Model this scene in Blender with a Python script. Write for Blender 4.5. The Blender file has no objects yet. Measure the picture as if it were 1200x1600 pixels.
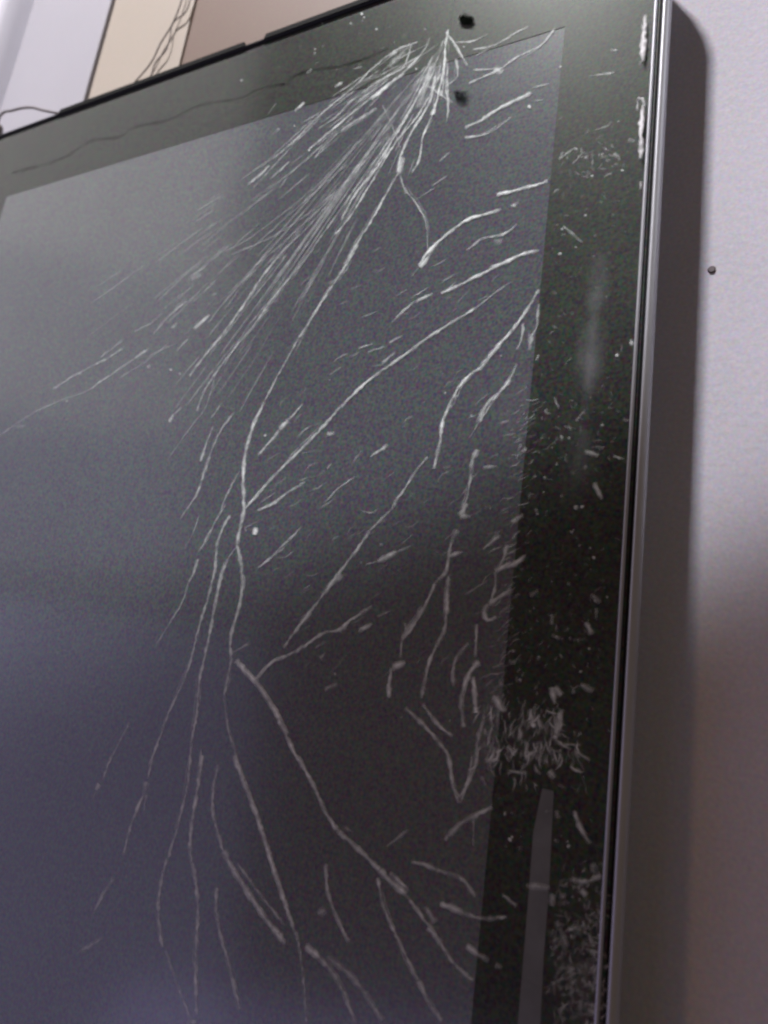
import bpy, bmesh, math, random
from mathutils import Vector, Matrix

S = 0.104            # one working unit (camera distance from the screen) in metres
R = random.Random(7)
sc = bpy.context.scene
col = sc.collection

# ------------------------------------------------------------------ camera
# working frame: u to the right, v up, w out of the screen towards the viewer
def W(u, v, w): return Vector((u * S, -w * S, (v + 0.953) * S))
F = 1200.0
N = Vector((650, 400, F)).normalized()
E1 = Vector((0, 1, 0)).cross(N).normalized()
E2 = N.cross(E1)
def plane(x, y, w=0.0):
    """point of the plane at height w above the screen that a photo pixel looks at -> (u, v)"""
    d = Vector((x - 600, y - 800, F)); p = d / d.dot(N) * (1 - w)
    return p.dot(E1), -p.dot(E2)
def P(x, y, w=0.0):
    u, v = plane(x, y, w); return W(u, v, w)

cam = bpy.data.cameras.new('camera'); camo = bpy.data.objects.new('camera', cam); col.objects.link(camo)
def cw(d): return Vector((d.dot(E1), d.dot(N), -d.dot(E2)))    # camera-space direction (x right, y down, z ahead) -> world
X = cw(Vector((1, 0, 0))); Y = cw(Vector((0, -1, 0))); Z = cw(Vector((0, 0, -1)))
m = Matrix((X, Y, Z)).transposed().to_4x4(); m.translation = W(0, 0, 1); camo.matrix_world = m
cam.sensor_fit = 'VERTICAL'; cam.sensor_height = 24; cam.lens = 24 * F / 1600
cam.clip_start = 0.002; cam.clip_end = 20
cam.dof.use_dof = True; cam.dof.focus_distance = 0.125; cam.dof.aperture_fstop = 16
sc.camera = camo

# ------------------------------------------------------------------ light
world = bpy.data.worlds.new("World"); sc.world = world; world.use_nodes = True
bg = world.node_tree.nodes['Background']
bg.inputs[0].default_value = (1.0, 0.72, 0.46, 1); bg.inputs[1].default_value = 0.082

def aim(o, target, up=Vector((0, 0, 1))):
    o.rotation_euler = (target - o.location).to_track_quat('-Z', 'Y').to_euler()
def lamp(name, kind, loc, target, energy, color, roll=0, **kw):
    l = bpy.data.lights.new(name, kind); l.energy = energy; l.color = color
    for k, v in kw.items(): setattr(l, k, v)
    o = bpy.data.objects.new(name, l); col.objects.link(o); o.location = loc; aim(o, target)
    o.rotation_euler = (o.rotation_euler.to_matrix() @ Matrix.Rotation(math.radians(roll), 3, 'Z')).to_euler(); return o
# unseen ceiling light, high up left, split into added spots for softer shadow edges
for k_ in range(9):
    du = -0.44 + 0.11 * k_
    bl, ba, be = W(-2.9 + du, 11.5, 4.4), W(-2.8 + du, 9.5, 0), W(-0.07, 0.16, -0.09)      # spot, aim, cone edge set so the lower wall falls dark
    lamp('ceiling_key_spot', 'SPOT', bl, ba, 13.8, (0.97, 0.965, 1.0), spot_size=2 * (ba - bl).angle(be - bl), spot_blend=0.016, shadow_soft_size=0.035 * S)
wl = W(-7.0, 4.0, 3.0)
for off, en, cc in ((2.625, 0.29, (1.0, 0.96, 0.97)), (0.875, 0.255, (1.0, 0.95, 0.98)), (-0.875, 0.19, (0.93, 0.89, 1.0)), (-2.625, 0.125, (0.72, 0.69, 1.0))):
    o = lamp('left_fill_panel', 'AREA', wl, W(-1.4, 0.9, 0), en, cc, roll=12, shape='RECTANGLE', size=4.6 * S, size_y=1.75 * S)
    o.location = wl + o.rotation_euler.to_matrix() @ Vector((0, off * S, 0))      # added fill panels, one above the other, for a graded reflection
lamp('blue_fill', 'AREA', W(-5.35, -1.7, 3.2), W(-0.9, -0.2, 0), 0.33, (0.55, 0.52, 1.0), shape='RECTANGLE', size=4.0 * S, size_y=4.6 * S)  # added bluish fill, mirrored in the lower left of the screen
lamp('low_fill', 'AREA', W(-2.3, -2.95, 3.2), W(-0.6, -0.6, 0), 0.16, (0.56, 0.48, 1.0), shape='RECTANGLE', size=2.6 * S, size_y=2.6 * S)  # added purple fill for the paler band low in the screen
lamp('warm_fill', 'POINT', W(-3.4, 13.0, 4.6), W(0, 0, 0), 13.0, (1.0, 0.56, 0.26), shadow_soft_size=0.3 * S)  # added unseen warm fill that browns the lower wall
lamp('rail_fill', 'AREA', W(3.2, 4.4, 0.75), W(-0.18, 1.2, 0), 0.25, (0.95, 0.95, 1.0), shape='RECTANGLE', size=1.6 * S, size_y=1.6 * S)  # added unseen light that brightens the silver rail

sc.view_settings.view_transform = 'Standard'; sc.view_settings.look = 'None'
sc.view_settings.exposure = 0; sc.view_settings.gamma = 1
sc.cycles.filter_width = 2.4
sc.cycles.max_bounces = 10; sc.cycles.transparent_max_bounces = 24

# ------------------------------------------------------------------ materials
def mat(name):
    M = bpy.data.materials.new(name); M.use_nodes = True
    nt = M.node_tree; b = nt.nodes['Principled BSDF']; return M, nt, b
def grain(nt, b, base, amount, scale, inp='Base Color', big=0.0, bigscale=8, tint=0.9):
    """base colour with fine speckle and broad soiling; inputs in object coordinates (metres)"""
    tc = nt.nodes.new('ShaderNodeTexCoord')
    n1 = nt.nodes.new('ShaderNodeTexNoise'); n1.inputs['Scale'].default_value = scale; n1.inputs['Detail'].default_value = 3
    n2 = nt.nodes.new('ShaderNodeTexNoise'); n2.inputs['Scale'].default_value = bigscale; n2.inputs['Detail'].default_value = 5
    nt.links.new(tc.outputs['Object'], n1.inputs['Vector']); nt.links.new(tc.outputs['Object'], n2.inputs['Vector'])
    mx = nt.nodes.new('ShaderNodeMix'); mx.data_type = 'RGBA'; mx.blend_type = 'LINEAR_LIGHT'
    mx.inputs['Factor'].default_value = amount
    mx.inputs['A'].default_value = (*base, 1)
    # speckle: mostly luminance with a little colour
    sp = nt.nodes.new('ShaderNodeMix'); sp.data_type = 'RGBA'; sp.inputs['Factor'].default_value = tint
    nt.links.new(n1.outputs['Fac'], sp.inputs['A']); nt.links.new(n1.outputs['Color'], sp.inputs['B'])
    nt.links.new(sp.outputs['Result'], mx.inputs['B'])
    out = mx.outputs['Result']
    if big:
        mm = nt.nodes.new('ShaderNodeMapRange'); mm.inputs[1].default_value = .3; mm.inputs[2].default_value = .7
        mm.inputs[3].default_value = 1 - big; mm.inputs[4].default_value = 1 + big
        nt.links.new(n2.outputs['Fac'], mm.inputs[0])
        ml = nt.nodes.new('ShaderNodeVectorMath'); ml.operation = 'SCALE'
        nt.links.new(out, ml.inputs[0]); nt.links.new(mm.outputs[0], ml.inputs['Scale']); out = ml.outputs[0]
    nt.links.new(out, b.inputs[inp])
    return tc, n1, n2
def simple(name, base, rough, amount=0.02, scale=2500, metal=0, big=0.05, bigscale=30, spec=0.5, bump=0.0, bumpscale=900):
    M, nt, b = mat(name)
    b.inputs['Roughness'].default_value = rough; b.inputs['Metallic'].default_value = metal
    b.inputs['Specular IOR Level'].default_value = spec
    tc, n1, n2 = grain(nt, b, base, amount, scale, big=big, bigscale=bigscale)
    if bump:
        n = nt.nodes.new('ShaderNodeTexNoise'); n.inputs['Scale'].default_value = bumpscale; n.inputs['Detail'].default_value = 4
        nt.links.new(tc.outputs['Object'], n.inputs['Vector'])
        bp = nt.nodes.new('ShaderNodeBump'); bp.inputs['Strength'].default_value = bump; bp.inputs['Distance'].default_value = 0.0004
        nt.links.new(n.outputs['Fac'], bp.inputs['Height']); nt.links.new(bp.outputs['Normal'], b.inputs['Normal'])
    return M
M_wall = simple('painted_wall', (0.56, 0.545, 0.62), 0.8, 0.16, 1800, big=0.06, bigscale=18, bump=0.12, bumpscale=700, spec=0.15)
M_white = simple('white_cloth', (0.80, 0.80, 0.90), 0.8, 0.04, 2200, big=0.03)
M_board = simple('white_board', (0.45, 0.44, 0.49), 0.6, 0.05, 2200, big=0.03)
M_cream = simple('cream_board', (0.47, 0.41, 0.345), 0.6, 0.05, 2200, big=0.04)
M_pink = simple('dusky_pink_board', (0.200, 0.135, 0.105), 0.6, 0.04, 2200, big=0.05)
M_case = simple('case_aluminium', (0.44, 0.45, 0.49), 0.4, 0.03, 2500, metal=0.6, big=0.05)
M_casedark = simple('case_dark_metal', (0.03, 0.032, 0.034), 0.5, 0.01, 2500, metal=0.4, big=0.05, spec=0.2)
M_lip = simple('black_lip', (0.012, 0.013, 0.013), 0.8, 0.004, 2500, big=0.1, spec=0.08)
M_cord = simple('dark_cord', (0.14, 0.12, 0.115), 0.8, 0.004, 2500)
M_bezel = simple('bezel_paint', (0.046, 0.050, 0.048), 0.42, 0.09, 1900, big=0.12, bigscale=60, spec=0.12)
M_display = simple('display_surface', (0.124, 0.127, 0.160), 0.22, 0.17, 1900, big=0.07, bigscale=40, spec=1.0)
M_adh = simple('adhesive_tape', (0.16, 0.16, 0.18), 0.6, 0.02, 2500, big=0.15, bigscale=300)
M_hole = simple('bare_black_hole', (0.008, 0.011, 0.008), 0.9, 0.002, 2500, spec=0.05)
M_red = simple('dark_line', (0.02, 0.022, 0.02), 0.5, 0.004, 2500)

def glass():
    M = bpy.data.materials.new('cover_glass'); M.use_nodes = True; nt = M.node_tree; nt.nodes.clear()
    out = nt.nodes.new('ShaderNodeOutputMaterial'); mix = nt.nodes.new('ShaderNodeMixShader')
    tr = nt.nodes.new('ShaderNodeBsdfTransparent'); tr.inputs[0].default_value = (0.955, 0.97, 0.955, 1)
    gl = nt.nodes.new('ShaderNodeBsdfGlossy'); gl.inputs['Roughness'].default_value = 0.16
    fr = nt.nodes.new('ShaderNodeFresnel'); fr.inputs['IOR'].default_value = 1.45
    tc = nt.nodes.new('ShaderNodeTexCoord'); n = nt.nodes.new('ShaderNodeTexNoise'); n.inputs['Scale'].default_value = 70; n.inputs['Detail'].default_value = 6
    rp = nt.nodes.new('ShaderNodeMapRange'); rp.inputs[1].default_value = .35; rp.inputs[2].default_value = .75; rp.inputs[3].default_value = .12; rp.inputs[4].default_value = .15
    nt.links.new(tc.outputs['Object'], n.inputs['Vector']); nt.links.new(n.outputs['Fac'], rp.inputs[0]); nt.links.new(rp.outputs[0], gl.inputs['Roughness'])
    ge = nt.nodes.new('ShaderNodeNewGeometry'); inv = nt.nodes.new('ShaderNodeMath'); inv.operation = 'SUBTRACT'; inv.inputs[0].default_value = 1
    mu = nt.nodes.new('ShaderNodeMath'); mu.operation = 'MULTIPLY'      # only the outer faces reflect
    nt.links.new(ge.outputs['Backfacing'], inv.inputs[1]); nt.links.new(inv.outputs[0], mu.inputs[0]); nt.links.new(fr.outputs[0], mu.inputs[1])
    nt.links.new(mu.outputs[0], mix.inputs[0]); nt.links.new(tr.outputs[0], mix.inputs[1]); nt.links.new(gl.outputs[0], mix.inputs[2])
    nt.links.new(mix.outputs[0], out.inputs[0]); return M
M_glass = glass()

def fracture(name, color, speck=700, rough=0.35, lo=0.30, gain=1.0, mirror=0.0):
    """frosted fracture faces in the glass: coverage comes from the mesh's own 'fade' attribute, broken up by a fine noise"""
    M = bpy.data.materials.new(name); M.use_nodes = True; nt = M.node_tree; nt.nodes.clear()
    out = nt.nodes.new('ShaderNodeOutputMaterial'); mix = nt.nodes.new('ShaderNodeMixShader')
    tr = nt.nodes.new('ShaderNodeBsdfTransparent'); pr = nt.nodes.new('ShaderNodeBsdfPrincipled')
    pr.inputs['Base Color'].default_value = (*color, 1); pr.inputs['Roughness'].default_value = rough
    pr.inputs['Specular IOR Level'].default_value = 0.5 if color[0] > .5 else 0.0
    pr.inputs['Metallic'].default_value = mirror       # broken faces reflect almost totally
    at = nt.nodes.new('ShaderNodeAttribute'); at.attribute_name = 'fade'
    tc = nt.nodes.new('ShaderNodeTexCoord'); n = nt.nodes.new('ShaderNodeTexNoise'); n.inputs['Scale'].default_value = speck; n.inputs['Detail'].default_value = 2
    rp = nt.nodes.new('ShaderNodeMapRange'); rp.inputs[1].default_value = .34; rp.inputs[2].default_value = .66; rp.inputs[3].default_value = lo; rp.inputs[4].default_value = gain
    mu = nt.nodes.new('ShaderNodeMath'); mu.operation = 'MULTIPLY'; mu.use_clamp = True
    nt.links.new(tc.outputs['Object'], n.inputs['Vector']); nt.links.new(n.outputs['Fac'], rp.inputs[0])
    nt.links.new(rp.outputs[0], mu.inputs[0]); nt.links.new(at.outputs['Fac'], mu.inputs[1])
    nt.links.new(mu.outputs[0], mix.inputs[0]); nt.links.new(tr.outputs[0], mix.inputs[1]); nt.links.new(pr.outputs[0], mix.inputs[2])
    nt.links.new(mix.outputs[0], out.inputs[0]); return M
M_crack = fracture('fracture_face', (0.95, 0.95, 0.98), rough=0.85, lo=0.55, gain=1.25, mirror=0.6)
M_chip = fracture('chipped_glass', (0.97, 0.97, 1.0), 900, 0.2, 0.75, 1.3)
M_smear = fracture('glare_haze', (0.62, 0.60, 0.68), 160, 0.8, 0.25, 1.0)  # pale veil: glare painted on the glass, and crack haze
M_dark = fracture('dark_hairline', (0.004, 0.005, 0.004), 400, 0.6, 0.5, 1.0)

# ------------------------------------------------------------------ mesh helpers
def link(name, me, material, parent=None):
    me.materials.append(material); o = bpy.data.objects.new(name, me); col.objects.link(o)
    if parent: o.parent = parent
    return o
def from_bm(name, bm, material, parent=None, smooth=False):
    bmesh.ops.recalc_face_normals(bm, faces=bm.faces)
    me = bpy.data.meshes.new(name); bm.to_mesh(me); bm.free()
    if smooth: me.shade_smooth()
    return link(name, me, material, parent)
def tag(o, label=None, cat=None, group=None, kind=None):
    if label: o['label'] = label
    if cat: o['category'] = cat
    if group: o['group'] = group
    if kind: o['kind'] = kind
    return o
def local(root, pt): return pt - root.location if root else pt

def prism(poly, w0, w1, tilt=None, origin=Vector((0, 0, 0))):
    """solid slab over a (u, v) polygon between heights w0 and w1"""
    bm = bmesh.new()
    t = tilt or (lambda u, v: 0.0)
    lo = [bm.verts.new(W(u, v, w0) - origin) for u, v in poly]
    hi = [bm.verts.new(W(u, v, w1 + t(u, v)) - origin) for u, v in poly]
    n = len(poly)
    bm.faces.new(hi); bm.faces.new(list(reversed(lo)))
    for i in range(n): bm.faces.new((lo[i], lo[(i + 1) % n], hi[(i + 1) % n], hi[i]))
    return bm
def rounded(u0, v0, u1, v1, r, seg=10):
    pts = []
    for cu, cv, a0 in ((u1 - r, v1 - r, 0), (u0 + r, v1 - r, 90), (u0 + r, v0 + r, 180), (u1 - r, v0 + r, 270)):
        for k in range(seg + 1):
            a = math.radians(a0 + 90 * k / seg); pts.append((cu + r * math.cos(a), cv + r * math.sin(a)))
    return pts
def ring_sweep(profile, u0, v0, u1, v1, r, origin, seg=10):
    """closed band round the device; profile = [(inset, w), ...]"""
    bm = bmesh.new(); rows = []
    for ins, w in profile:
        rows.append([bm.verts.new(W(u, v, w) - origin) for u, v in rounded(u0 + ins, v0 + ins, u1 - ins, v1 - ins, max(r - ins, .004), seg)])
    n = len(rows[0])
    for a, b in zip(rows, rows[1:]):
        for i in range(n): bm.faces.new((a[i], a[(i + 1) % n], b[(i + 1) % n], b[i]))
    return bm

# ------------------------------------------------------------------ the wall and what hangs on it
WZ = -0.092
bm = prism([(-6, -3.2), (3.5, -3.2), (3.5, 4.2), (-6, 4.2)], WZ - 0.15, WZ)
tag(from_bm('wall', bm, M_wall), kind='structure')
def panel(name, u0, u1, v0, v1, w0, w1, material, label, cat):
    o = from_bm(name, prism(rounded(u0, v0, u1, v1, 0.006, 2), w0, w1), material)
    bv = o.modifiers.new('bevel', 'BEVEL'); bv.width = 0.0004; bv.segments = 2; bv.limit_method = 'ANGLE'
    return tag(o, label, cat)
panel('wall_board', -2.16, -1.712, 0.9, 3.0, WZ, WZ + 0.020, M_board, 'plain white board on the wall between the white curtain and the cream board', 'board')
panel('wall_board', -1.700, -1.372, 0.9, 3.0, WZ, WZ + 0.016, M_cream, 'cream coloured board on the wall behind two thin hanging cords', 'board')
panel('wall_board', -1.366, -0.52, 0.9, 3.0, WZ, WZ + 0.014, M_pink, 'dusky pink brown board on the wall above the middle of the tablet', 'board')

# shadow gap strip between the boards
o = from_bm('batten', prism([(-1.712, .9), (-1.700, .9), (-1.700, 3), (-1.712, 3)], WZ, WZ + 0.004), M_cord)
tag(o, 'thin dark strip in the joint between white board and cream board', 'strip')

# curtain: wavy vertical cloth at the far left
bm = bmesh.new(); cols_ = []
for i in range(90):
    t = i / 89; u = -3.2 + t * 1.13
    w = WZ + 0.075 + 0.035 * math.sin(t * 30) + 0.018 * math.sin(t * 67 + 1)
    if t > .96: w -= (t - .96) * 1.2
    cols_.append([bm.verts.new(W(u + 0.006 * math.sin(k * 1.1 + i * .1), 0.5 + k * 0.25, w + 0.004 * math.sin(k * .9 + i * .23))) for k in range(11)])
for a, b in zip(cols_, cols_[1:]):
    for k in range(10): bm.faces.new((a[k], b[k], b[k + 1], a[k + 1]))
o = from_bm('curtain', bm, M_white, smooth=True)
so = o.modifiers.new('thickness', 'SOLIDIFY'); so.thickness = 0.0007; so.offset = -1
tag(o, 'bluish white folded curtain at the far left of the wall', 'curtain')

def tube(name, pts, rad, material, label=None, cat=None, group=None, parent=None, res=3):
    cu = bpy.data.curves.new(name, 'CURVE'); cu.dimensions = '3D'; cu.bevel_depth = rad * S; cu.bevel_resolution = res
    sp = cu.splines.new('BEZIER'); sp.bezier_points.add(len(pts) - 1)
    for bp, p in zip(sp.bezier_points, pts):
        bp.co = p; bp.handle_left_type = bp.handle_right_type = 'AUTO'
    tmp = bpy.data.objects.new(name + '_curve', cu); col.objects.link(tmp)
    me = bpy.data.meshes.new_from_object(tmp.evaluated_get(bpy.context.evaluated_depsgraph_get()))
    me.name = name; bpy.data.objects.remove(tmp); bpy.data.curves.remove(cu)
    if not me.materials: me.materials.append(material)
    else: me.materials[0] = material
    me.shade_smooth()
    o = bpy.data.objects.new(name, me); col.objects.link(o)
    if parent: o.parent = parent
    return tag(o, label, cat, group)
wc = WZ + 0.026
tube('cord', [P(x, y, wc) for x, y in ((300, -60), (284, 0), (268, 40), (252, 66), (236, 98), (220, 118), (206, 134), (188, 160))], 0.0019, M_cord,
     'straighter thin dark cord hanging over the cream board, left of the pair', 'cord', 'cords over the cream board')
tube('cord', [P(x, y, wc) for x, y in ((312, -60), (297, 0), (289, 20), (272, 34), (265, 62), (258, 80), (243, 98), (236, 120), (228, 150))], 0.0017, M_cord,
     'kinked thin dark cord hanging over the cream board, right of the pair', 'cord', 'cords over the cream board')

# loop of wire and its black plug at the left end of the tablet's top edge
root = bpy.data.objects.new('earphone_wire', None); root.location = P(-6, 205, -0.02); col.objects.link(root)
tag(root, 'thin black wire looping from a black plug onto the tablet top edge', 'wire')
tube('wire_loop', [local(root, P(x, y, -0.02)) for x, y in ((-8, 205), (-3, 190), (2, 179), (18, 173), (45, 168), (70, 173), (95, 177), (110, 176))], 0.0033, M_cord, parent=root)
c = P(-8, 204, -0.02)
bm = bmesh.new()
bmesh.ops.create_uvsphere(bm, u_segments=20, v_segments=12, radius=0.026 * S)
for v in bm.verts: v.co.z *= 0.9; v.co.y *= .7
bmesh.ops.translate(bm, verts=bm.verts, vec=c - root.location)
from_bm('plug', bm, M_cord, root, True)

# small dark nail in the wall right of the tablet
root = bpy.data.objects.new('nail', None); root.location = P(1112, 421, WZ); col.objects.link(root)
tag(root, 'tiny dark nail head in the pale wall right of the tablet', 'nail')
bm = bmesh.new()
bmesh.ops.create_cone(bm, cap_ends=True, segments=14, radius1=0.0062 * S, radius2=0.0048 * S, depth=0.002 * S, matrix=Matrix.Rotation(math.radians(90), 4, 'X'))
bmesh.ops.translate(bm, verts=bm.verts, vec=Vector((0, -0.001 * S, 0)))
from_bm('nail_head', bm, simple('dull_nail', (0.17, 0.15, 0.16), 0.8, 0.02, spec=0.1), root)

# ------------------------------------------------------------------ the tablet
U0, V0, U1, V1 = -1.985, -0.953, -0.1835, 1.3675
RC = 0.085
tab = bpy.data.objects.new('tablet', None); tab.location = W((U0 + U1) / 2, V0, -0.045); col.objects.link(tab)
tag(tab, 'tablet with badly cracked black glass front and silver edge, upright against the wall', 'tablet')
O = tab.location
def TP(name, bm, material, smooth=False, kind=None):
    o = from_bm(name, bm, material, tab, smooth)
    if kind: o['kind'] = kind
    return o
# silver shell: front rim, flat side wall, rounded back
bm = ring_sweep([(0.0085, -0.006), (0.0075, 0.0006), (0.0055, 0.0012), (0.000, -0.006), (0.0, -0.016), (0.005, -0.030), (0.020, -0.052), (0.055, -0.078), (0.12, -0.091)], U0 - .004, V0 - .004, U1 + .004, V1 + .004, RC, O, 14)
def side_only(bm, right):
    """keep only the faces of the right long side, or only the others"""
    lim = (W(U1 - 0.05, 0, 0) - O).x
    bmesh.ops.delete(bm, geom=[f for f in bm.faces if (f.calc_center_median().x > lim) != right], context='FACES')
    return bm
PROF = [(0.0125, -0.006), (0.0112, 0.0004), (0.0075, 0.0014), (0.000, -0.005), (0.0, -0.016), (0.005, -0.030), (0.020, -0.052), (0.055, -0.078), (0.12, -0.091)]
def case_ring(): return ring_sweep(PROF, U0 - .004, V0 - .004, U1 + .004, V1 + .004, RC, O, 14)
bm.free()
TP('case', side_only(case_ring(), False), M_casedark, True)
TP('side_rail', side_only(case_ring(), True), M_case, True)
bm = prism(rounded(U0 + .11, V0 + .11, U1 - .11, V1 - .11, .03, 4), -0.0915, -0.087, origin=O); TP('back_panel', bm, M_case)
# dark channel between the glass and the silver rim, thin bright inner chamfer
bm = ring_sweep([(0.004, -0.010), (0.0045, -0.0045), (0.018, -0.0045), (0.0185, -0.02)], U0, V0, U1, V1, RC, O, 14); TP('gasket', bm, M_lip, True)
bm = ring_sweep([(0.0155, -0.006), (0.0160, 0.0002), (0.0195, 0.0012), (0.0215, -0.004)], U0, V0, U1, V1, RC, O, 14); TP('inner_trim', side_only(bm, True), M_case, True)
# display and painted bezel
DU0, DV0, DU1, DV1 = -1.812, -0.80, -0.349, 1.1485
bm = bmesh.new()
outer = rounded(U0 + .012, V0 + .012, U1 - .012, V1 - .012, RC - .012, 14)
inner = [(DU1, DV1), (DU0, DV1), (DU0, DV0), (DU1, DV0)]
ov = [bm.verts.new(W(u, v, -0.0034) - O) for u, v in outer]
iv = [bm.verts.new(W(u, v, -0.0034) - O) for u, v in inner]
dv = [bm.verts.new(W(u, v, -0.0050) - O) for u, v in inner]
n = len(ov); q = n // 4
for c_ in range(4):
    blk = ov[c_ * q:(c_ + 1) * q]
    for a, b in zip(blk, blk[1:]): bm.faces.new((iv[c_], a, b))
    bm.faces.new((iv[c_], ov[(c_ + 1) * q - 1], ov[((c_ + 1) * q) % n], iv[(c_ + 1) % 4]))
    bm.faces.new((iv[c_], iv[(c_ + 1) % 4], dv[(c_ + 1) % 4], dv[c_]))
TP('bezel', bm, M_bezel)
TP('display', prism([(DU0 - .02, DV0 - .02), (DU1 + .02, DV0 - .02), (DU1 + .02, DV1 + .02), (DU0 - .02, DV1 + .02)], -0.03, -0.0040, origin=O), M_display)
# raised black frame lip along the top edge, broken away in one place
def lip(xa, ya, xb, yb):
    ua, _ = plane(xa, ya); ub, _ = plane(xb, yb)
    TP('top_lip', prism([(ua, V1 - .006), (ub, V1 - .006), (ub - .004, V1 + .006), (ua + .004, V1 + .006)], -0.02, 0.003, origin=O), M_lip)
lip(92, 180, 384, 70); lip(414, 58, 900, -110)

# cover glass broken into shards: every piece sits at its own slight tilt
def px(*pts): return [plane(x, y) for x, y in pts]
gu0, gv0, gu1, gv1 = U0 + .0225, V0 + .0225, U1 - .0225, V1 - .0225
A0 = plane(700, 58); A0t = (A0[0], gv1)
main = px((640, 190), (560, 375), (480, 520), (408, 650), (384, 715), (380, 790), (372, 850), (378, 915), (361, 1030))
brL = px((352, 1085), (368, 1190), (430, 1335), (466, 1470), (480, 1600)); brLe = (plane(480, 1600)[0] + .02, gv0)
brR = px((450, 1142), (530, 1300), (600, 1365), (680, 1460)); brRe = (gu1, plane(745, 1530)[1])
side = px((506, 662), (590, 580), (680, 515), (745, 480)); sideE = (gu1, plane(862, 400)[1])
fan1 = px((600, 165), (480, 260), (330, 430), (110, 600)); fan1e = (gu0, plane(-60, 700)[1])
fan2 = px((550, 110), (400, 250)); 
k1 = plane(388, 62); k1 = (k1[0], gv1)
wig = px((383, 160), (235, 245), (140, 258), (18, 272)); wige = (gu0, plane(18, 272)[1] + .01)
shards = [
    [k1] + wig + [wige, (gu0, gv1)],                                              # top left bezel piece
    [k1, A0t, A0] + px((560, 120)) + [wig[0]],                                    # top middle bezel piece
    wig[:1] + px((560, 120)) + [A0] + fan1 + [fan1e, wige] + wig[:0:-1],          # upper left of the display
    [A0] + main + brL + [brLe, (gu0, gv0), fan1e] + fan1[::-1],                   # big lower left
    [A0, A0t, (gu1, gv1), sideE] + side[::-1] + [main[5]] + main[4::-1],          # upper right
    [main[5]] + side + [sideE, brRe] + brR[::-1] + main[:5:-1],                    # middle right
    [main[-1]] + brR + [brRe, (gu1, gv0), brLe] + brL[::-1],                      # bottom right
]
tilts = [(0.0006, 0.0010), (-0.0004, -0.0006), (0.0003, 0.0004), (0.0002, -0.0003), (-0.0007, 0.0006), (0.0005, -0.0006), (-0.0004, -0.0009)]
for poly, (ta, tb) in zip(shards, tilts):
    cu = sum(p[0] for p in poly) / len(poly); cv = sum(p[1] for p in poly) / len(poly)
    bm = prism(poly, -0.0022, -0.0006, tilt=lambda u, v, ta=ta, tb=tb, cu=cu, cv=cv: ta * (u - cu) + tb * (v - cv), origin=O)
    TP('glass_shard', bm, M_glass)

# ------------------------------------------------------------------ cracks
CROPS = {'A': (350, 0, .4583), 'a': (0, 0, .375), 'B': (0, 380, .375), 'C': (350, 380, .375), 'D': (750, 400, .375), 'E': (0, 780, .375),
         'F': (350, 780, .375), 'G': (600, 800, .375), 'H': (0, 1180, .375), 'I': (350, 1180, .375), 'J': (650, 1180, .375), 'K': (800, 0, 1 / 3)}
def smoothline(pts, step=5.0):
    """Catmull-Rom resample of a pixel polyline"""
    p = [pts[0]] + list(pts) + [pts[-1]]; out = []
    for i in range(1, len(p) - 2):
        a, b, c, d = p[i - 1], p[i], p[i + 1], p[i + 2]
        L = math.hypot(c[0] - b[0], c[1] - b[1]); n = max(1, int(L / step))
        for k in range(n):
            t = k / n
            out.append(tuple(.5 * (2 * b[j] + (c[j] - a[j]) * t + (2 * a[j] - 5 * b[j] + 4 * c[j] - d[j]) * t * t + (3 * b[j] - a[j] - 3 * c[j] + d[j]) * t ** 3) for j in (0, 1)))
    out.append(pts[-1]); return out
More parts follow.
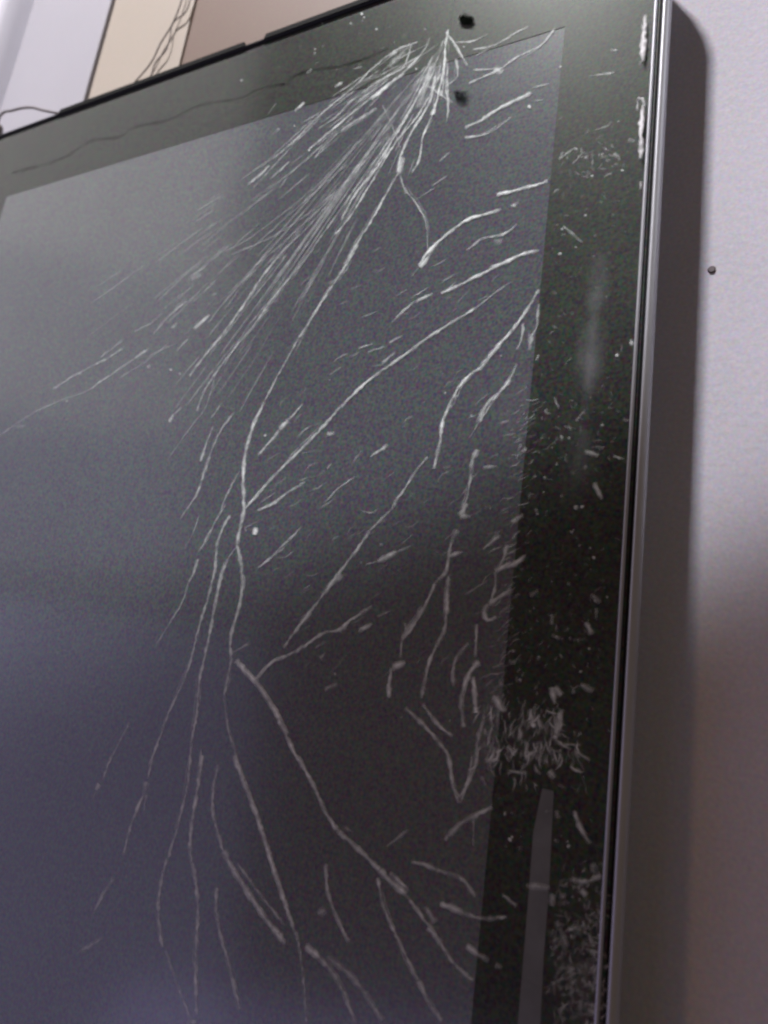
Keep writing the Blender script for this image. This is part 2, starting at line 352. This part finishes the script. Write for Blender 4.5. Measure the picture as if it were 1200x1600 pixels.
class Ribbons:
    """low ridges of fractured glass, five vertices across, 'fade' = how strongly the fracture face shows"""
    def __init__(s): s.v = []; s.f = []; s.a = []
    def add(s, pix, width, b, taper=True, w0=-0.0032, jitter=.6, ends=(0.1, 0.1), calm=1.0, blunt=False):
        pts = smoothline(pix) if len(pix) > 2 or math.dist(pix[0], pix[-1]) > 8 else list(pix)
        q = [Vector(plane(x, y, w0)) for x, y in pts]; n = len(q)
        if n < 2: return
        ph = R.random() * 10; base = len(s.v)
        for i, p in enumerate(q):
            d = (q[min(i + 1, n - 1)] - q[max(i - 1, 0)])
            if d.length < 1e-9: d = Vector((1, 0))
            d.normalize(); nr = Vector((-d.y, d.x))
            # px -> units at this spot
            pxu = (Vector(plane(pts[i][0] + 1, pts[i][1], w0)) - p).length
            t = i / max(1, n - 1)
            wob = 1 + calm * (.22 * math.sin(ph + i * .9) + .18 * math.sin(ph * 3 + i * 2.3))
            hw = width * .62 * pxu * wob
            env = 1.0
            if taper and not (blunt and n < 5):
                e0 = min(1, (i + .0) / (3 if calm else n * .4) + ends[0] + .15); e1 = min(1, (n - 1 - i) / (3 if calm else n * .4) + ends[1]); env = min(e0, e1)
            off = nr * (R.uniform(-1, 1) * pxu * jitter)
            mod = .78 + calm * (.22 * math.sin(ph * 2 + i * .45) + R.uniform(-.15, .15))
            for k, (fx, hh, al) in enumerate(((-1, 0, 0), (-.5, .6, .55), (0, 1, 1), (.5, .6, .55), (1, 0, 0))):
                c2 = p + off + nr * (fx * hw)
                s.v.append(W(c2.x, c2.y, w0 + hh * .0006) - O); s.a.append(max(0, min(1.3, b * al * env * mod)))
        for i in range(n - 1):
            for k in range(4):
                a = base + i * 5 + k; s.f.append((a, a + 1, a + 6, a + 5))
    def dot(s, x, y, r, b, w0=-0.0031, asp=1.0, ang=0.0):
        p = Vector(plane(x, y, w0)); base = len(s.v)
        s.v.append(W(p.x, p.y, w0 + .0006) - O); s.a.append(b)
        for ring, al in ((.5, .75), (1.0, 0)):
            for k in range(8):
                an = math.tau * k / 8; rr = r * ring * R.uniform(.75, 1.2)
                dx, dy = rr * math.cos(an), rr * asp * math.sin(an)
                c2 = plane(x + dx * math.cos(ang) - dy * math.sin(ang), y + dx * math.sin(ang) + dy * math.cos(ang), w0)
                s.v.append(W(c2[0], c2[1], w0 + (.0004 if ring < 1 else 0)) - O); s.a.append(b * al)
        for k in range(8):
            k2 = (k + 1) % 8; s.f.append((base, base + 1 + k, base + 1 + k2)); s.f.append((base + 1 + k, base + 9 + k, base + 9 + k2, base + 1 + k2))
    def build(s, name, material, kind=None):
        if not s.f: return None
        me = bpy.data.meshes.new(name); me.from_pydata(s.v, [], s.f)
        at = me.attributes.new('fade', 'FLOAT', 'POINT'); at.data.foreach_set('value', s.a); me.update()
        o = link(name, me, material, tab)
        if kind: o['kind'] = kind
        return o
def pix(crop, pts):
    ox, oy, k = CROPS[crop]; return [(ox + x * k, oy + y * k) for x, y in pts]

TR = '''
A 3 .6 660,145 600,165 560,190 500,240 440,300 330,390 240,480 170,540
A 5 .95 615,250 560,290 505,340
A 3 .7 600,255 500,335 420,400 350,460 285,515
A 2.5 .5 640,150 610,230 540,270 440,340 380,400 320,440
A 4 .6 155,565 120,600 80,630
A 3 .5 225,550 160,610
A 2 .35 100,640 260,470 330,400
A 4 .8 275,350 240,380
A 4 .8 300,238 282,250
A 4 .7 405,282 378,296
A 5 .8 590,178 562,190
A 2.5 .45 500,240 430,290 370,330
A 2.5 .45 480,395 420,430 340,500 310,540
A 6 .35 520,370 460,410 400,450
A 2 .3 180,350 150,390
A 3 .4 190,440 160,465
A 2.5 .4 360,490 320,530
A 3 .5 470,230 440,236
A 3 .5 530,240 480,275
A 2 .35 700,150 600,200 530,250 480,280
A 2 .35 560,270 470,350 400,420 330,470
A 2 .3 440,400 330,500 230,590 190,640
A 2 .3 300,410 200,500 130,570
A 14 .32 705,205 690,290 660,370
A 12 .25 640,150 560,230
A 3 .85 765,100 755,160 750,230 735,300 715,380 680,460 675,490
A 3.5 .6 675,490 665,550 640,590
A 3 .7 700,130 690,160 650,210 600,260
A 3 .7 740,250 700,330 650,410 590,480 540,560 480,660 430,740 380,800
A 4 .8 720,260 700,350 640,450 600,540 595,590
A 3.5 .65 595,590 560,650 510,740 460,820 410,905
A 3 .7 690,270 640,370 580,470 530,560 450,660 400,750
A 2.5 .55 660,330 600,430 560,500 500,590 440,670
A 2.5 .4 680,300 620,400 520,540 380,740 300,850
A 2 .35 590,400 430,600 300,760 150,900
A 2 .28 550,470 400,640 200,830 100,910
A 2 .25 500,530 350,680 180,800 20,870
A 2 .22 420,560 260,700 80,860
A 2 .2 460,480 330,620 120,790 0,860
A 3 .8 752,200 748,262
A 5 .9 742,308 738,328
A 5 .95 716,372 710,392
A 3 .6 755,300 765,350 760,415
A 3 .5 790,200 795,260 750,300
A 3 .6 755,110 780,140 830,225
A 7 .6 608,535 598,592
A 2 .4 598,590 620,650 660,700 690,770 695,850
A 4 .7 617,640 622,660
A 3.5 .5 850,170 920,155 1000,110 1040,90
A 3 .5 790,145 850,140 900,115
A 3.5 .6 835,285 880,265 935,240 1000,195 1080,155 1130,95
A 8 .6 922,235 948,250
A 3 .4 850,240 930,235
A 3 .4 860,190 900,170
A 5.5 .85 820,435 870,415 930,375 1000,340 1045,318
A 4 .45 820,470 900,455 980,400
A 4 .35 735,550 770,520
A 3 .35 710,635 760,600
A 2 .25 640,690 720,640
A 5.5 .85 930,665 990,650 1050,635 1105,618
A 5 .85 665,905 700,855 760,800 830,750 880,735 945,715
A 5 .4 975,705 1005,692
A 4 .45 835,850 880,815 950,800 1000,765
A 8 .4 918,820 948,825
A 5.5 .9 905,912 960,895 1010,870 1075,855
A 1.5 .3 540,360 570,420 600,500
A 3 .35 690,290 780,350
A 3 .35 1050,300 1110,285
A 3 .4 1060,345 1090,340
B 2.5 .35 880,75 930,30 970,0
B 3 .3 790,145 860,95
B 5 .3 800,150 840,130
B 5 .5 885,215 902,213
B 5 .6 810,355 840,330 875,300
B 5 .4 715,355 740,335
B 3.5 .4 735,450 785,400
B 3.5 .55 790,555 860,460 920,390 980,310 1040,220 1100,130 1200,10
B 3 .38 820,700 850,620 900,540 960,460 1060,340 1130,240 1200,150
B 3 .35 640,380 680,330 720,290 780,240
B 2.5 .3 420,475 510,405
B 2.5 .3 220,610 330,540 450,480 520,430
B 2.5 .35 360,620 460,550 560,480 620,440
B 4 .2 60,770 110,760
B 2.5 .15 0,800 120,720 240,660 360,620
B 2 .25 560,370 640,330
B 2 .25 870,330 940,240 1050,120
B 2 .22 620,470 730,420
B 2 .2 500,560 600,500 700,420
B 5 .6 705,745 725,715
B 2 .25 725,715 760,680
B 4 .5 835,910 855,850 865,820
B 2 .3 865,820 890,760
B 4.5 .65 840,990 860,930 880,870
B 3 .4 880,870 920,780 980,700
B 3 .4 780,1110 820,1050 840,990
B 2 .25 880,730 930,660
B 3 .35 920,1110 960,1020 1000,950
B 2 .2 900,540 860,680 800,760 700,900
C 4 .62 560,0 510,90 430,210 360,320 310,400
C 3 .38 310,400 260,490 210,580 170,660
C 5 .75 170,660 130,740 100,830 85,900 80,1000 85,1110
C 3.5 .55 330,670 290,715 265,740
C 8 .85 268,738 232,778
C 3.5 .55 235,775 190,830 140,885
C 4.5 .7 85,1110 130,1060 200,980 290,890 400,780 470,700 560,610 640,545 720,490 800,430 880,375 960,325 1050,270
C 3 .32 1050,270 1120,215 1200,160
C 5 .5 660,500 715,455
C 3 .4 560,440 620,420
C 3.5 .4 690,415 745,385
C 3 .3 600,455 670,430
C 5 .7 905,210 970,180 1040,145 1120,105 1200,65
C 4.5 .55 800,245 840,225 870,208
C 3.5 .4 700,330 750,280 800,240
C 7 .8 815,100 845,65 885,0
C 2 .3 780,140 815,100
C 3 .3 910,160 960,130
C 3 .3 800,220 850,185
C 3.5 .35 1010,30 1060,0
C 3 .3 1060,240 1100,220
C 5 .72 1195,375 1150,420 1080,510 1030,545 980,600 940,680 910,750 900,830 875,940
C 4 .42 850,890 800,950 750,1030 710,1080 700,1110
C 5.5 .55 1195,570 1150,620 1090,680 1060,750
C 2.5 .3 1060,750 1020,820
C 7 .65 1055,860 1035,910 1030,960
C 4 .5 1030,960 1015,1050 990,1110
C 5 .5 1080,935 1140,930
C 5 .42 610,890 640,870 685,840
C 5 .45 430,797 460,793
C 4 .4 430,940 450,920
C 2.5 .32 420,1080 480,1020 545,975
C 4 .5 140,1115 210,1080 260,1045 340,995
C 3 .25 440,550 490,515
C 2.5 .25 0,390 60,310 120,230 200,130 260,50
C 2.5 .22 0,510 100,350 200,230 320,90 380,10
C 2 .2 0,280 80,170 160,60 210,0
D 5 .6 245,140 200,220 150,290 100,350 0,460
D 4 .5 180,280 175,340 155,390
D 7 .5 215,325 205,395
D 4 .4 245,200 235,300 215,330
D 5 .5 247,412 233,436
D 4 .45 155,450 120,520 60,600 0,690
D 5 .5 178,818 192,798
D 5 .45 130,1110 180,1075
D 3 .25 40,1190 80,1150
D 6 .6 435,812 495,832
D 5 .5 555,835 600,848
D 6 .65 475,945 510,1015
D 4 .45 480,795 520,798
D 5 .4 595,682 625,688
D 3 .25 350,710 400,720
D 3 .25 310,590 330,640
D 4 .3 400,690 440,640
D 3 .4 590,370 590,400
E 4 .5 960,65 930,120 905,190 895,290 870,400 840,500 815,590 790,690 750,790 700,900 660,1010 620,1110
E 4.5 .6 950,250 920,330 900,430 880,530 855,650 830,770 820,900 800,1000 790,1120
E 2.5 .35 985,200 950,250
E 5 .75 1015,0 1015,50 1000,120 988,190
E 5 .65 988,190 1005,280 1010,360 995,460 970,540 960,600 965,660
E 5 .62 965,660 950,740 935,820
E 4 .4 935,820 940,880 955,970 980,1060 995,1120
E 4 .5 825,250 810,300 785,350
E 3 .3 785,350 760,430 700,530
E 3 .2 700,530 650,610
E 3 .35 940,20 890,110 830,220
E 2.5 .22 830,70 800,150 765,210
E 2.5 .22 800,10 750,85
E 6 .7 980,675 1060,760 1130,850 1200,980
E 4 .5 1060,760 1120,690 1200,650
E 4 .22 970,640 1040,600
E 6 1.3 1068,118 1060,148
E 2.5 .3 1075,285 1190,200
E 3.5 .25 540,930 450,1110
E 3.5 .45 1075,50 1160,10
E 4 .42 840,1040 830,1120
E 2 .25 1020,120 1080,90
F 4 .5 250,620 290,560 360,470 420,390 470,320 540,230 610,130
F 7 .45 430,370 490,310
F 6 .4 320,520 360,470
F 3.5 .3 610,130 700,40 720,0
F 4 .55 130,755 200,680 270,650 340,610 410,560 480,545 520,510 620,445
F 6 .5 480,553 522,512
F 5 .45 560,550 620,520
F 3 .22 640,490 700,465
F 6 .8 640,260 680,240 720,220
F 2.5 .3 590,275 640,260
F 3 .35 720,220 780,195
F 5 .42 400,665 425,640
F 4 .32 420,795 475,770
F 4 .2 380,620 430,590
F 5 .72 50,670 140,770 220,900 280,1030 330,1120
F 3 .38 140,290 200,240 320,120
F 8 .75 1012,18 985,72
F 6 .65 985,70 1030,75
F 7 .65 970,125 950,180
F 5 .6 950,180 935,240
F 5 .5 935,240 995,220
F 5 .5 935,240 925,300 880,350
F 4 .48 880,350 830,460 780,540 740,590
F 7 .4 830,450 740,585
F 3.5 .4 740,590 735,660
F 8 .75 702,702 757,680
F 5.5 .65 700,700 690,760 688,830
F 5 .5 935,320 930,430 920,540 885,610
F 4.5 .52 885,610 850,700 825,830
F 7 .5 880,610 900,597
F 7 .4 930,390 922,450
F 4 .4 755,515 760,560
F 5 .5 755,870 850,960 930,1060 940,1120
F 4 .36 830,850 880,930 950,985
F 5 .42 1020,600 970,660 955,720 960,780
F 6 .65 1065,680 1025,720 1000,790 990,850 1000,950
F 7 .7 1068,682 1036,692
F 4 .42 1055,520 1050,600 1048,660
F 6 .68 1040,740 1050,885
F 9 .85 1046,865 1050,890
F 5 .42 1180,190 1160,260 1130,300
F 6 .6 1130,300 1200,265
F 4 .42 1130,300 1130,370 1110,430
F 6 .6 1105,435 1200,375
F 6 .6 1105,435 1085,470 1100,505 1135,490
F 4 .32 1080,210 1150,150
F 3 .22 1000,400 1100,340
G 6 .55 540,40 580,15
G 6 .5 465,245 545,215 590,180
G 7 .4 607,348 645,328
G 6 .5 862,343 902,377
G 7 .5 840,460 868,512
G 4 .35 885,400 885,450
G 6 .3 700,425 700,470
G 7 .6 818,718 872,748
G 10 .6 700,730 712,800
G 7 .7 710,730 740,765
G 7 .5 742,820 715,940
G 8 .65 460,765 498,832
G 5 .5 610,820 620,900
G 5 .5 640,860 662,905
G 5 .5 572,905 564,955
G 8 .6 515,975 548,1012
G 5 .42 480,970 470,1030 420,1030
G 5 .4 420,850 390,960 380,1060 340,1150 315,1190
G 5 .45 275,1030 290,1140 315,1190
G 4 .4 450,900 430,980
G 5 .5 600,960 590,1020 640,990
G 8 .65 688,1078 712,1108
G 4 .4 800,1000 860,1035
G 4 .38 740,970 820,970
G 4 .38 720,960 780,990
G 4 .35 580,1080 570,1140
G 4 .35 520,1080 600,1090
G 5 .42 405,1100 425,1140
G 4 .4 160,800 240,900 290,935
G 6 .35 700,510 730,530
G 5 .35 520,620 550,630
G 5 .3 480,700 500,730
H 3.5 .3 465,0 430,100
H 6 1.3 414,120 402,145
H 3 .2 400,145 385,190
H 3.5 .38 640,0 615,100
H 8 .65 612,110 600,160
H 4 .52 600,160 565,240 535,330
H 3.5 .35 535,330 515,420
H 4 .32 475,510 425,590 390,660
H 4 .2 430,760 320,830
H 4 .42 795,0 780,130 740,300 700,430
H 4.5 .42 695,430 665,570 660,640 670,750 680,800
H 6 .4 665,740 680,795
H 4 .22 690,810 740,960 800,1110
H 5 .62 845,0 820,160 800,280 790,390
H 5 .48 790,390 815,520 825,640 820,760 815,900 820,1080
H 18 .5 780,1115 820,1112
H 4.5 .5 910,40 890,140 890,250 930,400
H 7 .48 930,400 1000,520 1100,670 1190,785
H 4 .28 990,450 1100,600 1190,710
H 5 .4 905,550 900,640 925,770 960,890 1000,1060
H 5 .52 980,0 1030,140 1080,270 1110,380 1150,500 1200,640
H 4 .25 610,160 600,240
I 5 .62 305,0 370,120 430,250 480,320
I 5.5 .65 480,320 580,410 650,480
I 7 .5 470,315 500,330
I 11 .85 650,480 700,530 760,580
I 5 .45 690,490 770,560
I 5 .5 760,580 830,680 880,740
I 10 .8 850,715 905,785
I 5 .5 900,780 960,870 1040,940
I 8 .32 840,630 880,700
I 5.5 .6 40,0 100,160 150,290 200,450 240,580 310,770
I 4 .32 310,770 330,920 345,1120
I 5 .5 10,430 110,590 180,690 255,780
I 6 .6 245,770 262,790
I 9 .8 340,795 400,845
I 6 .4 400,845 470,930 520,1040 550,1120
I 8 .32 430,840 530,920 600,1010 660,1110
I 5 .5 425,450 430,550 460,650 520,780
I 7 .5 390,660 425,645
I 5 .5 640,510 670,640 740,800 810,940
I 8 .48 810,940 850,1020 910,1110
I 4 .4 935,0 955,130 980,200
I 4 .4 1035,0 1020,100 985,200
I 6 .42 920,355 980,290 1050,250 1120,215
I 5 .45 780,445 830,455 920,490 990,515 1050,590
I 7 .5 975,510 995,520
I 9 .8 900,620 960,640 1000,660
I 5 .42 1000,660 1080,680 1180,675
I 8 .6 1010,795 1060,830 1105,858
I 6 .4 1130,875 1160,885
I 4 .2 680,380 770,310
I 4 .3 500,300 540,320
J 3 .3 240,260 240,380
J 8 .5 585,228 590,265
J 6 .5 660,230 680,290 725,370
J 9 .42 460,545 560,550
J 8 .75 690,560 710,588
J 7 .6 572,578 563,628
J 6 .55 770,495 720,525 640,520
J 7 .45 725,465 755,462
J 5 .35 360,580 420,630
J 10 .3 600,720 630,800
J 10 .35 720,740 740,800
J 5 .4 440,380 430,400
K 6 .5 0,475 60,455 95,432
K 4 .35 360,358 480,340
K 5 .5 462,236 495,236
K 4 .3 390,610 450,590 470,570
K 5 .7 475,722 498,738
K 4 .5 405,728 430,722
K 4 .3 285,770 340,710
K 4 .3 220,750 300,690
K 4 .3 430,830 470,810
K 4 .3 240,1060 330,1140
K 6 .5 545,655 575,662
'''
nc = 0
for line in TR.strip().splitlines():
    t = line.split(); r = Ribbons(); low_ = 1.15 if t[0] in 'FGHIJ' else 1.0
    r.add(pix(t[0], [tuple(map(float, q_.split(','))) for q_ in t[3:]]), min(float(t[1]) * 1.15 * low_, 9.5), min(1.4, float(t[2]) ** .8 * 1.12 * low_), blunt=float(t[2]) > .8, ends=(.35, .35))
    pp = pix(t[0], [tuple(map(float, q_.split(','))) for q_ in t[3:]])
    L_ = sum(math.dist(a, b) for a, b in zip(pp, pp[1:]))
    if L_ > 50 and float(t[2]) > .3:                 # finer strands running beside the main fracture
        sp_ = smoothline(pp, 6)
        for _ in range(1 + int(L_ > 120) + int(L_ > 220)):
            a_ = R.randrange(0, max(1, len(sp_) - 6)); e_ = min(len(sp_), a_ + R.randint(5, 16)); ox_, oy_ = R.uniform(-5, 5), R.uniform(-3, 3)
            seg = [(x + ox_, y + oy_) for x, y in sp_[a_:e_:2]]
            if len(seg) > 1: r.add(seg, R.uniform(2, 3.4), float(t[2]) * R.uniform(.35, .7))
    r.build('crack', M_crack); nc += 1

# bright glints where the glass has chipped along the silver edge
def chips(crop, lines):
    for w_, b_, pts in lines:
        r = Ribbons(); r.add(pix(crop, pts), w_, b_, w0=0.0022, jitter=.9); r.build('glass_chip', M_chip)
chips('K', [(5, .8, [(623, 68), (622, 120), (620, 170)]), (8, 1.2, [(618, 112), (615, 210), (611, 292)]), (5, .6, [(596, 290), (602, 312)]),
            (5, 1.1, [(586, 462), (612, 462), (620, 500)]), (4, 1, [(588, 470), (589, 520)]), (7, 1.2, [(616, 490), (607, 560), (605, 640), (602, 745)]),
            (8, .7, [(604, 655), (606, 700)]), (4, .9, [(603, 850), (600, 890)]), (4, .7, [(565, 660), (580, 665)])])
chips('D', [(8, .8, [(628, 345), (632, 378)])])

# loose splinters and crushed glass, too small to pick apart
sp = Ribbons()
for x, y, r_, b_ in [(885, 1, 1, 0)]: pass
DOTS = {'A': '335,80,4,.6 432,80,4,.6 470,48,5,.9 478,60,4,.6 520,100,5,.6 310,168,4,.5 310,182,4,.6 685,100,4,.5 818,160,4,.6 60,275,6,.5 1042,365,6,.8 395,285,5,.6 240,430,4,.5 185,440,4,.5 740,320,4,.9 712,385,5,.9 290,513,4,.7 655,235,5,.5 1148,228,5,.5 660,200,4,.5 600,500,4,.5',
        'B': '712,528,6,.5 278,658,6,.45 620,515,7,.35 665,540,5,.3 1105,802,5,.7 750,545,5,.3 335,545,6,.25',
        'C': '172,802,5,.55 922,625,5,.45 1030,720,5,.3 440,570,5,.25 1155,470,4,.3 1110,1105,5,.3',
        'D': '570,415,6,1.1 630,362,8,.7 510,705,6,.55 400,1048,9,.6 425,1045,7,.9 340,755,7,.45 235,1060,7,.4 240,1075,6,.35 380,1150,6,.45 270,925,6,.45 265,985,6,.35 320,870,5,.35 430,655,7,.3 370,760,6,.3 440,880,8,.25 340,1000,7,.25 230,920,6,.3 580,845,5,.6 190,810,6,.5 300,800,5,.3',
        'F': '463,728,6,.45 590,140,3,.3 570,265,5,.3 655,190,7,.25 1048,590,6,.5 90,130,4,.35 125,130,6,.7 740,910,4,.3',
        'G': '875,190,6,1.0 785,85,7,.5 790,75,5,.4 930,355,5,.45 855,475,6,.5 855,570,6,.5 820,665,7,.6 790,750,8,.45 567,700,7,.45 645,605,6,.45 860,150,5,.4 815,140,6,.3 712,938,7,.9 622,888,9,.9 640,455,6,.2 275,870,5,.4 90,470,5,.4 720,520,6,.3 540,580,6,.3 880,370,6,.4 770,300,7,.2 700,290,5,.2',
        'J': '392,352,9,.8 400,342,6,.8 370,245,8,.6 637,380,7,.7 632,360,5,.5 580,355,7,.35 565,75,6,.5 500,125,6,.35 390,75,7,.4 445,240,4,.2 190,515,6,.5 545,235,5,.3',
        'K': '225,315,5,.5 460,345,5,.6 375,825,6,1.0 518,800,5,.8 345,1010,6,.5 225,1190,7,.65 235,1075,5,.4 260,740,5,.4 300,700,6,.4 345,740,6,.35 80,500,6,.8 300,1160,5,.35 485,235,5,.5 440,700,5,.35 230,740,5,.35 10,965,7,.6 500,570,4,.3'}
for crop, s_ in DOTS.items():
    for d in s_.split():
        x, y, r_, b_ = map(float, d.split(',')); (x, y), = pix(crop, [(x, y)])
        sp.dot(x, y, r_ * .62, b_ * .9, asp=R.uniform(.6, 1), ang=R.uniform(0, 3))
def scatter(n, fn, length, width, b, curl=.5):
    kink = .7 if curl > .1 else .04
    for _ in range(n):
        r_ = fn()
        if r_ is None: continue
        x, y, an = r_; L = R.uniform(*length); an += R.uniform(-curl, curl)
        mid = (x + L * .5 * math.cos(an), y + L * .5 * math.sin(an)); an2 = an + R.uniform(-kink, kink)
        end = (mid[0] + L * .5 * math.cos(an2), mid[1] + L * .5 * math.sin(an2))
        sp.add([(x, y), mid, end], R.uniform(*width) * 1.2, R.uniform(*b), ends=(.05, .05), jitter=.5 if curl > .1 else .12, calm=1 if curl > .1 else .5)
def inside(y, xl, xr): return R.uniform(xl, xr)
# crushed patch low on the right bezel
def zone_low():
    y = 1345 + 255 * R.random() ** .8; x = 855 + (945 - (y - 1345) * .03 - 855) * R.random() ** .7
    if y < 1450 and x < 862: return None
    return x, y, R.choice((-.9, .9, 1.4, 2.2, 0))
scatter(360, zone_low, (5, 20), (2.4, 5), (.3, 1.1))
# crushed patch by the display's right edge
def zone_mid():
    row = R.random()
    if row < .45: x = R.uniform(750, 880); y = R.gauss(1112 + (x - 750) * .10, 14)
    elif row < .85: x = R.uniform(745, 905); y = R.gauss(1168 + (x - 750) * .05, 15)
    else: x = R.uniform(760, 915); y = R.uniform(1080, 1230)
    return x, y, R.choice((1.45, 1.7, 1.95, 2.1, .5 if x > 850 else 1.6))
scatter(230, zone_mid, (8, 26), (2.2, 4.2), (.4, 1.2), .35)
# thin radiating scratches round the impact
def imp():
    a = R.gauss(2.56, .07) if R.random() < .55 else R.gauss(2.02, .12); d = R.uniform(15, 250 if a > 2.3 else 200)
    return 702 + d * math.cos(a), 60 + d * math.sin(a), a
scatter(80, imp, (12, 55), (1.8, 3.2), (.15, .6), .08)
def imp2():
    a = R.uniform(1.55, 2.2); d = R.uniform(8, 100)
    return 700 + d * math.cos(a), 52 + d * math.sin(a), a
scatter(55, imp2, (10, 40), (2, 3.4), (.3, .8), .1)
def far():
    a = R.uniform(2.02, 2.55); d = R.uniform(250, 640)
    return 700 + d * math.cos(a), 60 + d * math.sin(a), a + .03
scatter(90, far, (20, 110), (1.8, 3), (.08, .28), .04)
for _ in range(34):                                  # long straight rays from the impact
    a = R.gauss(2.16, .10); d0 = R.uniform(60, 330); d1 = d0 + R.uniform(120, 420); bend = R.uniform(-.02, .03)
    sp.add([(700 + d * math.cos(a + bend * d / 500), 60 + d * math.sin(a + bend * d / 500)) for d in (d0, (2 * d0 + d1) / 3, (d0 + 2 * d1) / 3, d1)], R.uniform(1.8, 3.2), R.uniform(.08, .30), jitter=.1, calm=.6)
# sparse grit on the right bezel
def grit():
    y = R.uniform(200, 1330); xr = 1003 - y * .034 - 14; xl = 872 - y * .086
    x = R.uniform(xl, xr); return x, y, R.uniform(0, 3)
scatter(330, grit, (2, 10), (1.8, 3.8), (.06, .5))
def grit2():
    y = R.choice((R.gauss(245, 22), R.gauss(690, 50), R.gauss(990, 60))); xr = 1003 - y * .034 - 16; xl = 872 - y * .086 + 20
    return R.uniform(xl, xr), y, R.uniform(0, 3)
scatter(170, grit2, (3, 15), (2, 4.4), (.15, .8))
def grit3():
    y = R.uniform(620, 1100); x = 872 - y * .086 + R.gauss(8, 14); return x, y, 2.6
scatter(150, grit3, (6, 26), (2, 4), (.15, .75), .3)
def topgrit():
    x = R.uniform(430, 640); y = R.uniform(20, 110)
    if y < 217 - .377 * x + 14: return None
    return x, y, 2.5
scatter(40, topgrit, (2, 10), (2, 4), (.1, .45))
def disp():
    return R.uniform(430, 830), R.uniform(380, 1050), 2.55
scatter(190, disp, (5, 34), (1.8, 3.6), (.1, .45), .22)
sp.build('glass_splinters', M_crack, 'stuff')

# painted glare streaks on the bezel glass, and pale haze of micro cracks
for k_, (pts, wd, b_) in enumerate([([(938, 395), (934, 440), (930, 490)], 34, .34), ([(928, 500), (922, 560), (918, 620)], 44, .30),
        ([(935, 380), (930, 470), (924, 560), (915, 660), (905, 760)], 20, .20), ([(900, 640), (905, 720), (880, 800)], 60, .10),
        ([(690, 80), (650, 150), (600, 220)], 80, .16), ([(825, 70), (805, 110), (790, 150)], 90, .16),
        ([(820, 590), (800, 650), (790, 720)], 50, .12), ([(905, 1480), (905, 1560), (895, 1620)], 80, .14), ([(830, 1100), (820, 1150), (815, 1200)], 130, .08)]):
    sm = Ribbons(); sm.add(pts, wd, b_, w0=-.0033 + .00001 * k_, calm=0, jitter=0, ends=(0, 0)); sm.build('glare_haze', M_smear)

# exposed strip of adhesive low on the bezel
poly = px((846, 1232), (864, 1236), (857, 1380), (848, 1500), (842, 1620), (806, 1620), (818, 1480), (826, 1380), (832, 1300))
TP('adhesive_strip', prism(poly, -0.0036, -0.0033, origin=O), M_adh)

# spots where the glass is missing: rough-edged pits, the lower one smeared
for x0, y0, r0, k_ in ((727, 31, 15, 1.7), (722, 150, 15, 1.1)):
    pit = Ribbons()
    pit.dot(x0, y0, r0, k_, w0=-.0002, asp=.75)
    for _ in range(5): pit.dot(x0 + R.uniform(-9, 9), y0 + R.uniform(-6, 6), R.uniform(5, 9), .6 * k_, w0=-.0001, asp=.8)
    if k_ < 1: pit.add([(736, 138), (722, 150), (706, 166), (694, 172)], 9, .4, w0=-.0002, calm=.3)
    pit.build('missing_glass_pit', M_dark)
# long dark hairline wandering along the top bezel
hl = Ribbons()
hl.add(pix('a', [(50, 722), (170, 690), (240, 668), (290, 645), (380, 588), (500, 570), (560, 530), (700, 500), (830, 440), (1000, 410), (1060, 380), (1130, 360), (1190, 350)]), 4, .8, taper=False)
hl.build('crack', M_dark)
hl = Ribbons()
hl.add(pix('A', [(215, 290), (230, 265), (300, 240), (400, 225), (480, 200), (560, 165)]), 5, .6, taper=False)
hl.build('crack', M_dark)
